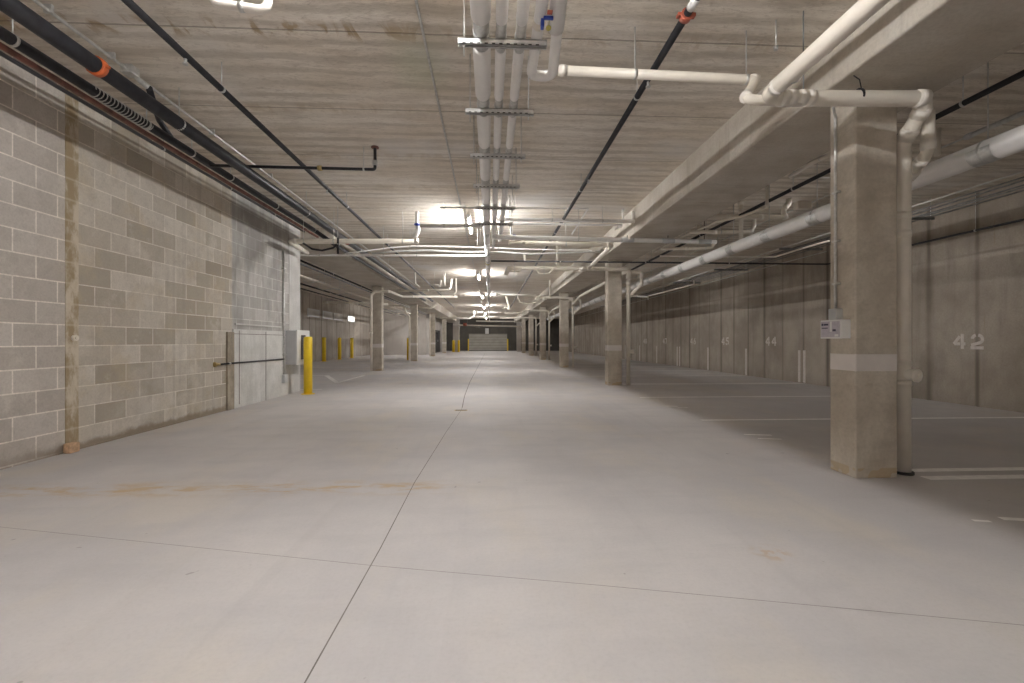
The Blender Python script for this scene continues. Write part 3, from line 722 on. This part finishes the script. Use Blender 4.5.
# short conduit strap stub in the ceiling at right of the view
# --- right bay services ---------------------------------------------------
kx = 2.62; zw = CAM_H + 1.66; xw = kx * 1.66
hr = [on_x(988, 140, xw).y + 1.04 * i for i in range(-4, 30)]
t = thing('insulated_pipe', 'very thick white insulated pipe with metal saddles hanging over the right parking bay', 'pipe', (xw, -4, zw))
tubeo('insulation', [(xw, -4, zw), (xw, 34.2, zw)], .1, 'jacket3', t, seg=24)
for y in hr[2:]:
    bm = B()
    A_ = []
    for yy_ in (y - .10, y + .10):
        A_.append([bm.verts.new((xw + .103 * math.cos(math.radians(a_)), yy_, zw + .103 * math.sin(math.radians(a_)))) for a_ in range(-190, 11, 10)])
    for k_ in range(20): bm.faces.new((A_[0][k_], A_[0][k_ + 1], A_[1][k_ + 1], A_[1][k_])).smooth = True
    obj('saddle', bm, 'galv', t)
    bm = B(); ring(bm, (xw, y, zw), (0, 1, 0), .1, .005, .018, 22); obj('hanger_ring', bm, 'galv', t)
    tubeo('hanger_rod', [(xw, y, zw + .1), (xw, y, SLAB)], .005, 'galv', t, seg=6)
k = 2.335; zq = 3.30; x = k * (zq - CAM_H)
yq = on_x(965, 138, x).y
t = pipe('conduit', 'grey pipe above the thick white pipe in the right bay, ending in a fitting', 'pipe', [Vector((x, -5, zq)), Vector((x, yq, zq))], .026, 'galv', hang=(.86,), coup=(.995,), cmat='grey')
pipe('conduit', 'thin dark conduit running on past the fitting over the right bay', 'conduit', [Vector((x, yq, zq)), Vector((x - .1, yq + 6, zq)), Vector((x - .1, 24, zq))], .010, 'galv', seg=8)
q = on_z(955, 150, 3.2)
pipe('drain_stub', 'short beige pipe stub above the thick white pipe of the right bay', 'pipe', [Vector((q.x, q.y + .2, 3.22)), Vector((q.x, q.y + .2, SLAB))], .032, 'pvc')
zk = 3.22; kk = [3.14, 3.20, 3.27, 3.34, 3.41, 3.47]
names = ['nearest the aisle, bright', 'second from the aisle', 'third from the aisle', 'fourth from the aisle', 'fifth from the aisle', 'nearest the wall']
for i, k in enumerate(kk):
    x = k * (zk - CAM_H); dz = 0 if i == 0 else -.02 - .01 * (i % 2)
    pts = [Vector((x, -6, zk + dz))] + [Vector((x + .03 * math.sin(j * 1.7 + i), -2 + 3 * j, zk + dz - .02 * (j % 2))) for j in range(1, 11)]
    if i == 0: pts = [Vector((x, -6, zk)), Vector((x, 30, zk))]
    pipe('conduit', 'conduit of the bundle near the right wall ceiling, ' + names[i], 'conduit', pts, .014 if i == 0 else .011, 'jacket2' if i == 0 else 'dullc', 'conduit bundle along the right wall', seg=8)
for y, l in ((2.0, 'beside the camera'), (4.9, 'upper right of the view'), (7.4, 'just right of the near column'), (10, 'seen left of the near column'), (13, 'farther back'), (16, 'farthest')):
    t = thing('conduit_rack_hanger', 'dark strut holding the right wall conduit bundle, ' + l, 'hanger', (6.8, y, zk - .07), 'struts of the right wall conduit bundle')
    obj('crossbar', strut_bm(6.55, 7.55, y, zk - .075), 'dullc', t)
    for x in (6.6, 7.5): tubeo('threaded_rod', [(x, y, zk - .08), (x, y, SLAB)], .005, 'galv', t, seg=6)
# transverse black line turning along the right wall
Yb = 10.3; zb = CAM_H + 1.80
t = pipe('sprinkler_line', 'thin black pipe crossing above the second column and turning along the right wall', 'pipe',
   [on_y(491, 261, Yb), Vector((XR - .10, Yb, zb)), Vector((XR - .10, -6, zb))], .018, 'black', hang=(.2, .45, .7, 1.2, 1.37), rad=.06)
pipe('conduit', 'thin dark conduit at the top of the right wall in the distance', 'conduit', [Vector((XR - .05, Yb + .1, 3.2)), Vector((XR - .05, 40, 3.2))], .012, 'galv', seg=8)

# misc fittings of the right bay between the beam and the thick pipe
def pv(name, label, specs, Y, r, mat='pvc', group=None, cat='pipe', coup=(), hang=(), rad=None):
    pts = [on_y(s[0], s[1], s[2] if len(s) > 2 else Y) for s in specs]
    for p in pts: p.z = min(p.z, SLAB - .002)
    if not hang and name != 'insulated_riser' and cat != 'strap' and not any(p.z > SLAB - .05 for p in pts):
        fl = [((pts[i + 1] - pts[i]).length, i) for i in range(len(pts) - 1) if abs(pts[i + 1].z - pts[i].z) < .4 * (pts[i + 1] - pts[i]).length]
        if fl: hang = (max(fl)[1] + .5,)
        else:
            t_ = max(pts, key=lambda p: p.z)
            if t_ == pts[0]: pts.insert(0, Vector((t_.x, t_.y, SLAB)))
            else: pts.append(Vector((t_.x, t_.y, SLAB)))
            pts = [p for i, p in enumerate(pts) if i == 0 or (p - pts[i - 1]).length > .004]
    return pipe(name, label, cat, pts, r, mat, group, coup=coup, hang=hang, rad=rad, seg=12)
G = 'drain pipes over the right bay'
pv('drain_pipe', 'short beige pipe with a slanted end high behind the left edge of the near column', [(830, 176), (789, 177), (812, 163, 5.8), (832, 154, 5.2)], 6.3, .028, group=G)
pv('drain_pipe', 'beige pipe rising to a ceiling flange over the right bay', [(703, 217), (785, 217), (783, 210), (789, 203), (789, 199)], 7.6, .042, group=G, coup=(.3, .7, 1.0, 2.4))
pv('drain_pipe', 'slim beige riser sloping down beside the beam edge over the right bay', [(767, 182), (767, 207), (740, 217, 7.0), (716, 222, 7.6), (680, 238, 9.0), (655, 252, 10.4)], 6.6, .021, group=G, coup=(.9,))
pv('drain_pipe', 'beige pipe below the flange pipe, with a hooked right end over the bay', [(690, 232), (751, 232), (754, 226), (754, 218)], 8.2, .034, group=G, coup=(.4, 1.0))
pv('drain_pipe', 'vertical beige pipe meeting the thick white pipe over the bay', [(741, 213), (741, 243)], 7.8, .036, group=G, coup=(.1, .9))
pv('drain_pipe', 'beige pipe crossing low behind the slim riser over the bay', [(661, 249), (712, 248), (714, 243)], 9.3, .030, group=G, coup=(.5,))
pv('drain_pipe', 'pale conduit bend seen left of the near column over the bay', [(660, 256, 9.9), (775, 257, 9.9), (800, 249, 8.7), (829, 241, 7.8)], 9.6, .017, 'pvc_fit', group=G)
pv('drain_pipe', 'small pale bracket pipe on the right wall beyond the second column', [(648, 300), (648, 296), (680, 288, 14), (694, 284, 13), (694, 280, 13)], 16, .02, 'pvc_fit', group=G, rad=.02)
pv('drain_pipe', 'thin pale pipe crossing to the wall bracket beyond the second column', [(625, 296), (648, 297)], 16, .025, 'pvc_fit', group=G)
t = tag(obj('junction_box', (lambda bm: (box(bm, on_y(798, 208, 6.7) , on_y(812, 201, 6.7) + Vector((0, .12, 0)), .01), bm)[1])(B()), 'pvc', None), 'small pale box fixed near the ceiling left of the near column', 'box')

# --- cross pipes beyond the rack -------------------------------------------
G = 'cross pipes under the ceiling'
T1 = 8.05
pv('insulated_pipe', 'pale insulated pipe crossing left of the rack to the blue-ringed riser', [(484, 225.6), (420, 226)], T1 + .15, .036, 'jacket2', G, hang=(.3, .62))
a = on_y(515, 221, T1 + .15); b = on_y(640, 221.5, T1 + .15)
t = pv('insulated_pipe', 'white insulated pipe crossing right of the rack and ending in an elbow before the beam', [(497, 219.5), (641, 221.5), (632, 227.5, T1 + .65)], T1 + .15, .034, 'jacket', G, hang=(.38, .73))
pv('insulated_pipe', 'slim white pipe tucked under the upper white cross pipe', [(507, 223.8), (622, 225), (616, 229, T1 + .6)], T1 + .2, .02, 'jacket', G)
for i, (px, y0, y1) in enumerate(((623, 209, 220), (633, 211, 220))):
    pv('insulated_riser', ['left', 'right'][i] + ' of two short white risers at the end of the cross pipe', [(px, y0), (px, y1)], T1 + .15, .022, 'jacket', 'short white risers')
pv('conduit', 'thin white conduit with a slanted end on the ceiling right of the rack', [(440, 207.5), (588, 208.5), (572, 234, 9.1)], 7.6, .014, 'jacket', G, 'conduit', rad=.02)
T2 = 8.35
t = pv('insulated_pipe', 'long white pipe with grey saddles crossing right under the beam', [(492, 237), (716, 242)], T2, .042, 'jacket', G, hang=(.38,))
for px in (626, 667, 704):
    q = on_y(492, 237, T2).lerp(on_y(716, 242, T2), (px - 492) / 224.)
    bm = B(); ring(bm, q, (1, 0, 0), .042, .004, .24, 16); obj('saddle', bm, 'grey', t)
    tubeo('hanger_rod', [(q.x, q.y, q.z + .04), (q.x, q.y, BEAM if 2.5 < q.x < 3.37 else SLAB)], .006, 'dark', t, seg=6)
pv('insulated_pipe', 'white drop with a blue ring joining the beige cross pipe', [(511.5, 222, 8.2), (511.5, 236), (514, 241)], 8.6, .022, 'jacket', G)
q = on_y(514, 235.5, 8.6); bm = B(); ring(bm, q, (0, 0, 1), .022, .012, .02); tag(obj('pipe_ring', bm, 'blue', None, q), 'blue ring on the white drop right of the rack', 'ring')
t = pv('drain_pipe', 'beige drain pipe right of the rack, turning back towards the second column', [(509, 243), (612, 245), (589, 268, 10.7)], 8.6, .045, 'pvc', G, hang=(.55,), coup=(.13, .96, 1.15), rad=.08)
# left counterpart
p1 = on_y(418, 241, 8.7); p0 = on_y(290, 241.5, 8.7)
t = pipe('drain_pipe', 'beige drain pipe crossing left to the wall end and turning back with an open end', 'pipe',
   [p1, p0, on_z(307, 253, p0.z - .02)], .046, 'pvc', G, hang=(.12, .66), coup=(.012, .96, 1.6), rad=.07)
bm = B(); tube(bm, [on_y(414, 238, 8.7), on_y(418, 231, 8.7), on_y(418, 226, 8.7)], .046, 16); tube(bm, [on_y(417, 225, 8.6), on_y(417, 212, 8.6)], .035, 14)
o = obj('drain_riser', bm, 'jacket', None, on_y(418, 231, 8.7)); tag(o, 'bright white bent riser from the beige cross pipe to the ceiling', 'pipe')
q = on_y(417, 224.5, 8.6); bm = B(); ring(bm, q, (0, 0, 1), .04, .014, .022); r_ = obj('blue_ring', bm, 'blue', o)
r_['label'] = 'dark blue ring'
T4 = 9.8
t = pv('conduit', 'straight white pipe crossing the aisle, turning up at its right end beside the long pipe', [(301, 255), (486.5, 256), (486, 227.8)], T4, .024, 'jacket', G, hang=(.44, .1, .95, .62), rad=.04)
pts = [(345, 253.5), (365, 251), (392, 247.5), (412, 246), (440, 246.2), (484, 247.5), (520, 249), (560, 250), (588, 250), (600, 253)]
pv('cable', 'thin white cable drooping across the aisle above the straight white pipe', pts, T4 + .3, .013, 'jacket', 'cables across the aisle', 'cable', hang=(2.9, 5.4))
pts = [(372, 253.5), (400, 251), (430, 250.2), (460, 252), (500, 252), (530, 254), (560, 253), (585, 252), (600, 251)]
pv('cable', 'grey cable bundle sagging across the aisle behind the white cable', pts, T4 + .35, .022, 'strut', 'cables across the aisle', 'cable')
q = on_y(492, 265, 11.3); bm = B(); ring(bm, (-.057, 11.8, 3.113), (0, 1, 0), .0645, .003, .12, 16); tag(obj('pipe_tag', bm, 'tagy', None, (-.057, 11.8, 3.11)), 'yellow wrap label on the long white pipe beyond the rack', 'tag')
# black cable loop above the left wall end
pv('cable', 'black cable loop sagging behind the beige pipe at the block wall end', [(303, 243, 8.6), (312, 249), (322, 250.5), (333, 248), (338, 244)], 8.4, .018, 'black', None, 'cable', hang=(.05, 3.95))
pv('cable', 'black vertical hanger strap beside the beige pipe over the wall end', [(338, 238), (338, 254)], 8.4, .02, 'black', None, 'strap')

# --- plumbing at the farther right columns ----------------------------------
def riser_set(yc, labels, left_specs, sc_=1.0):
    Yf = yc - .15; z = CAM_H + 1.72
    xr = 3.34
    t = pipe('drain_pipe', labels[0], 'pipe', [on_y(*left_specs[0], Yf)] + [on_y(*s, Yf) for s in left_specs[1:]] + [Vector((xr, Yf, z)), Vector((xr + .06, yc + .12, z - .16)), Vector((xr + .06, yc + .12, 0))], .05, 'pvc', 'drain risers at the columns', rad=.09, seg=12)
    coupling(t, (xr + .06, yc + .12, z - .3), (0, 0, 1), .05, 'pvc_fit', .08)
    coupling(t, (2.2, Yf, z), (1, 0, 0), .05, 'pvc_fit', .1)
    bm = B(); tube(bm, [(xr + .06, yc + .12, .82), (xr + .19, yc + .06, .82)], .048, 14); obj('cleanout_cap', bm, 'pvc_fit', t)
    tubeo('vent_leg', [Vector((xr + .1, yc + .1, z - .02)), Vector((xr + .35, yc, z - .05)), Vector((xr + .35, yc, z - .35)), Vector((xr + .08, yc + .14, z - .62))], .042, 'pvc', t, rad=.07, seg=12)
    return t
riser_set(10.93, ['beige drain pipe running across to the second right-hand column and down its far side', 'beige vent leg slanting into the riser at the second right-hand column'], [(506, 275), (508, 268), (560, 268.3)])
riser_set(18.43, ['beige drain pipe crossing in front of the third right-hand column and down beside it', 'beige vent leg at the third right-hand column'], [(535.5, 299.5), (539, 297.2), (560, 297.5)])
riser_set(25.93, ['beige drain pipe crossing in front of the fourth right-hand column and down beside it', 'beige vent leg at the fourth right-hand column'], [(505, 313), (521, 313), (524, 310.5), (536, 310.5)])
riser_set(33.43, ['beige drain pipe in front of the fifth right-hand column', 'beige vent leg at the fifth right-hand column'], [(500, 318), (514, 318)])
pipe('drain_pipe', 'beige pipe running back along the bay from the second column to the third column riser', 'pipe', [Vector((3.56, 11.6, 2.9)), Vector((3.50, 17.6, 2.82)), Vector((3.42, 18.5, 2.62))], .05, 'pvc', seg=12)
pipe('drain_pipe', 'beige pipe running back along the bay from the third column to the fourth column riser', 'pipe', [Vector((3.56, 19.1, 2.9)), Vector((3.50, 25.2, 2.82)), Vector((3.42, 26.0, 2.62))], .05, 'pvc', seg=10)
G = 'small drain traps under the aisle ceiling'
pv('trap_pipe', 'beige trap pipe with two risers above the second column cross pipe', [(524, 253), (525, 261), (555, 262), (560, 267.5)], 10.8, .028, 'pvc', G)
pv('trap_pipe', 'beige riser standing on the cross pipe left of the second column', [(557, 254.5), (557, 262)], 10.8, .028, 'pvc', G)
pv('trap_pipe', 'wider beige trap loop hanging below the second column cross pipe', [(536, 269), (539, 273.5), (549, 273.5), (553, 269)], 10.7, .018, 'pvc', G)
pv('trap_pipe', 'narrow beige trap loop near the open end of the second column cross pipe', [(509, 269), (509.5, 271.5), (520, 271.5), (521, 268)], 10.7, .018, 'pvc', G)
pv('trap_pipe', 'pale cross pipe left of the third column with a riser', [(497, 294.6), (537, 295)], 18.0, .035, 'pvc_fit', G)
pv('trap_pipe', 'short riser above the third column cross pipe', [(550, 286.5), (550, 297)], 18.2, .04, 'pvc', G)
pv('trap_pipe', 'curved beige trap between the second and third right-hand columns', [(517, 294), (519, 302), (528, 304), (536, 303)], 18.6, .03, 'pvc', G)
pv('trap_pipe', 'small curved trap in front of the fourth column', [(503, 309), (506, 307), (510, 311)], 25, .05, 'pvc', G)
# left bay plumbing
YL = 16.4
t = pipe('drain_pipe', 'beige drain pipe stepping across from the nearest left-hand column riser into the aisle', 'pipe',
  [on_y(371.3, 371, YL), on_y(371.3, 295, YL), on_y(375, 291.5, YL), on_y(390, 291.5, YL), on_y(402, 296.5, YL + 1.4), on_y(457.5, 296.8, YL + 1.6)], .045, 'pvc', 'drain risers at the left columns', rad=.08, coup=(.5, 2.9, 4.2), seg=12)
t['_x'] = 0
pv('drain_pipe', 'second beige pipe just above the stepping one, ending in a bright cap', [(398, 291), (448, 290), (450.5, 287.5), (451.5, 279)], YL + .2, .038, 'pvc', 'drain risers at the left columns', coup=(.6, 1.5))
pv('trap_pipe', 'small white hooked pipe left of the glowing lights', [(415, 279), (415.5, 284), (420, 287.5)], YL, .032, 'pvc_fit', G)
pv('trap_pipe', 'small white pipe with a stepped end left of the glowing lights', [(431, 285), (438, 285), (440, 287), (441, 280)], YL, .032, 'pvc_fit', G)
pv('trap_pipe', 'short white riser between two hooked pipes', [(444.5, 280), (444.5, 286)], YL, .03, 'pvc_fit', G)
pv('trap_pipe', 'beige curved riser at the right end of the stepping drain pipe', [(456, 284), (456, 292), (453, 296)], YL + 1.5, .03, 'pvc', G)
pv('drain_pipe', 'beige pipe bending down to the second left-hand column', [(385, 305.5), (404, 306), (406, 313), (409.5, 317), (409.5, 361)], 24.2, .05, 'pvc', 'drain risers at the left columns', coup=(.5,))
pv('drain_pipe', 'beige curved pipe crossing from the second left-hand column', [(419, 307), (430, 308.5), (436, 305)], 24.2, .05, 'pvc', 'drain risers at the left columns')
pv('drain_pipe', 'pale cross pipe with a bright riser in front of the far left-hand columns', [(440, 318), (470, 318.5), (474, 316), (474.2, 311)], 32, .06, 'pvc_fit', 'drain risers at the left columns')
pv('drain_pipe', 'thin riser beside the third left-hand column', [(430, 317), (430, 356)], 32.3, .05, 'pvc', 'drain risers at the left columns')
pv('drain_pipe', 'long pale pipe crossing the whole aisle near the far wall', [(453, 325), (524, 326.5)], 44, .07, 'pvc_fit', 'far cross pipes', coup=(.3, .6), hang=(.2, .45, .7))
q = on_y(465, 324.5, 43.8); bm = B(); ring(bm, q, (1, 0, 0), .08, .07, .34, 14); tag(obj('pipe_coupling', bm, 'redc', None, q), 'small red fitting on the far cross pipe left of the roller door', 'fitting')
pv('drain_pipe', 'pale cross pipe above the far one', [(476, 321), (517, 321.5)], 42, .06, 'pvc_fit', 'far cross pipes')
q = on_y(487, 331.5, 49.7); tag(boxo('door_operator', q - Vector((.2, .05, .25)), Vector((q.x + .2, YF, q.z + .35)), 'grey', None, .02), 'small motor box above the far roller door', 'motor')
# pipes and cables over the left bay, running along Y
G = 'pipes along the left bay'
for k, z, r, mt, lab in ((-2.45, 2.86, .022, 'dullc', 'grey pipe over the left bay'), (-2.9, 3.0, .035, 'pvc', 'beige pipe over the left bay'), (-3.3, 3.05, .03, 'black', 'black pipe over the left bay')):
    t = pipe('service_pipe', lab, 'pipe', lineY(k, z, 10.3, 35.8), r, mt, G, seg=10)
for i, (ax, ay) in enumerate(((303, 293), (318, 300), (330, 305))):
    pv('cable', ['nearest', 'middle', 'farthest'][i] + ' looping pale cable over the left bay', [(ax, ay - 12), (ax + 5, ay - 10), (ax + 10, ay - 10.5), (ax + 16, ay - 11.5), (ax + 22, ay - 10)], 13 + 2.5 * i, .012, 'galv', 'looping cables over the left bay', 'cable', hang=(.05, 2.0, 3.95))
pv('drain_pipe', 'beige pipe crossing the left bay below the cables', [(323, 302), (366, 303.5), (388, 304.5)], 19, .045, 'pvc', G, coup=(.1, .8))

# ------------------------------------------------------------------ bollards
def bollard(x, y, h, r, label, grp):
    t = thing('bollard', label, 'bollard', (x, y, 0), grp)
    bm = B()
    prof = [(0, r), (h - .03, r), (h - .008, r * .82), (h, r * .3)]
    rings = [[bm.verts.new((x + math.cos(2 * math.pi * k / 24) * q, y + math.sin(2 * math.pi * k / 24) * q, zq_)) for k in range(24)] for zq_, q in prof]
    for a, b in zip(rings, rings[1:]):
        for k in range(24): bm.faces.new((a[k], a[(k + 1) % 24], b[(k + 1) % 24], b[k])).smooth = True
    bm.faces.new(rings[-1]); bm.faces.new(rings[0][::-1]); obj('post', bm, 'yellow', t)
    bm = B(); tube(bm, [(x, y, 0), (x, y, .012)], r * 1.55, 24); obj('base_ring', bm, 'yellow', t)
GB = 'yellow steel bollards'
bollard(-3.70, 9.45, 1.17, .083, 'yellow bollard standing at the end of the block wall beside the white cabinet', GB)
for (px, lab) in ((324, 'leftmost of the three yellow bollards at the far left bay wall'), (339.5, 'middle of the three yellow bollards at the far left bay wall'), (351.8, 'rightmost of the three yellow bollards at the far left bay wall')):
    p = on_x(px, 350, -8.75); bollard(-8.75, p.y, 1.28, .10, lab, GB)
bollard(-4.62, 26.0, 1.25, .085, 'yellow bollard half hidden behind the second left-hand column', GB)
p = on_y(453.5, 352, 45); bollard(p.x, 45, 1.17, .13, 'left one of the two yellow bollards at the far end of the aisle', GB)
p = on_y(458.6, 352, 45); bollard(p.x, 45, 1.17, .11, 'right one of the two yellow bollards at the far end of the aisle', GB)
p = on_y(456, 352, 45.8); boxo('wall_far_pier', (p.x - .32, 46.0, 0), (p.x + .3, 46.4, SLAB), 'pale_wall')['kind'] = 'structure'
p = on_y(519, 352, 46); boxo('wall_far_pier', (p.x - .2, 46.4, 0), (p.x + .25, 46.8, SLAB), 'pale_wall')['kind'] = 'structure'

# ------------------------------------------------------------------ things on the left wall end
t = thing('extinguisher_cabinet', 'white fire extinguisher cabinet with a dark window on the end of the block wall', 'cabinet', (-4.0, 9.6, .62))
boxo('cabinet_body', (XL, 9.28, .61), (-3.86, 9.86, 1.29), 'grey', t, .006)
bm = B()
for lo, hi in (((-3.86, 9.26, .60), (-3.835, 9.88, .70)), ((-3.86, 9.26, 1.20), (-3.835, 9.88, 1.30)), ((-3.86, 9.26, .70), (-3.835, 9.44, 1.20)), ((-3.86, 9.70, .70), (-3.835, 9.88, 1.20))): box(bm, lo, hi)
dr = obj('door', bm, 'white', t); boxo('window_pane', (-3.855, 9.44, .70), (-3.848, 9.70, 1.20), 'glass', dr); boxo('pull', (-3.835, 9.80, .92), (-3.82, 9.82, 1.0), 'galv', dr)
t = pipe('conduit', 'grey conduit running down the end of the block wall to a small box', 'conduit', [Vector((XL + .03, 9.18, 2.86)), Vector((XL + .03, 9.18, .42))], .022, 'galv', seg=10)
boxo('conduit_box', (XL + .005, 9.11, .26), (XL + .08, 9.24, .42), 'grey', t, .01)
for z in (2.5, 1.6, .8):
    bm = B(); box(bm, (XL, 9.13, z), (XL + .055, 9.23, z + .02), .002); obj('strap', bm, 'galv', t)
a = on_x(217, 364.5, XL + .035); b = on_x(284, 359, XL + .035)
t = pipe('conduit', 'thin dark pipe running level across the cast panel from a brass flange', 'pipe', [a, b], .012, 'black', seg=8, coup=(.15,), cmat='galv', cw=.03)
bm = B(); tube(bm, [a + Vector((-.035, -.02, 0)), a + Vector((0, -.01, 0))], .035, 14); tube(bm, [a + Vector((0, -.05, 0)), a + Vector((0, .06, 0))], .02, 10); obj('flange', bm, 'brass', t)
a = on_x(75, 338, XL + .02)
bm = B(); tube(bm, [(XL, a.y, a.z), (XL + .035, a.y, a.z)], .028, 16); tube(bm, [(XL + .035, a.y, a.z), (XL + .045, a.y, a.z)], .016, 12)
tag(obj('wall_plug', bm, 'pvc', None, (XL, a.y, a.z)), 'small pale round plug on the block wall beside the brown strip', 'plug')
bm = B(); box(bm, (XL + .01, 4.55, 0), (XL + .08, 4.66, .095), .012)
tag(obj('brick_piece', bm, 'brick', None, (XL + .04, 4.6, 0)), 'small tan brick piece lying at the foot of the brown strip', 'brick')
# floor drain slot on the aisle joint
p = on_z(461, 410.3, 0)
t = thing('floor_drain', 'small dark drain slot on the aisle floor joint', 'drain', (p.x, p.y, 0))
boxo('frame', (p.x - .10, p.y - .05, 0), (p.x + .10, p.y + .05, .003), 'brass', t); boxo('grate', (p.x - .085, p.y - .035, .003), (p.x + .085, p.y + .035, .004), 'dark', t)
# two long shallow hangers left in view on the ceiling right
for px, y0, y1, l in ((776, 20, 66, 'left'),):
    q = on_z(px, y0, SLAB)
    bm = B(); tube(bm, [(q.x, q.y, SLAB), (q.x, q.y, SLAB - .2)], .006, 6); tube(bm, [(q.x, q.y, SLAB - .2), (q.x, q.y, SLAB - .23)], .016, 8)
    tag(obj('threaded_rod', bm, 'galv', None, (q.x, q.y, SLAB - .23)), 'loose threaded rod hanging from the ceiling above the large beige elbow', 'rod')

for o in bpy.data.objects:
    for key in ('_o', '_x'):
        if key in o: del o[key]
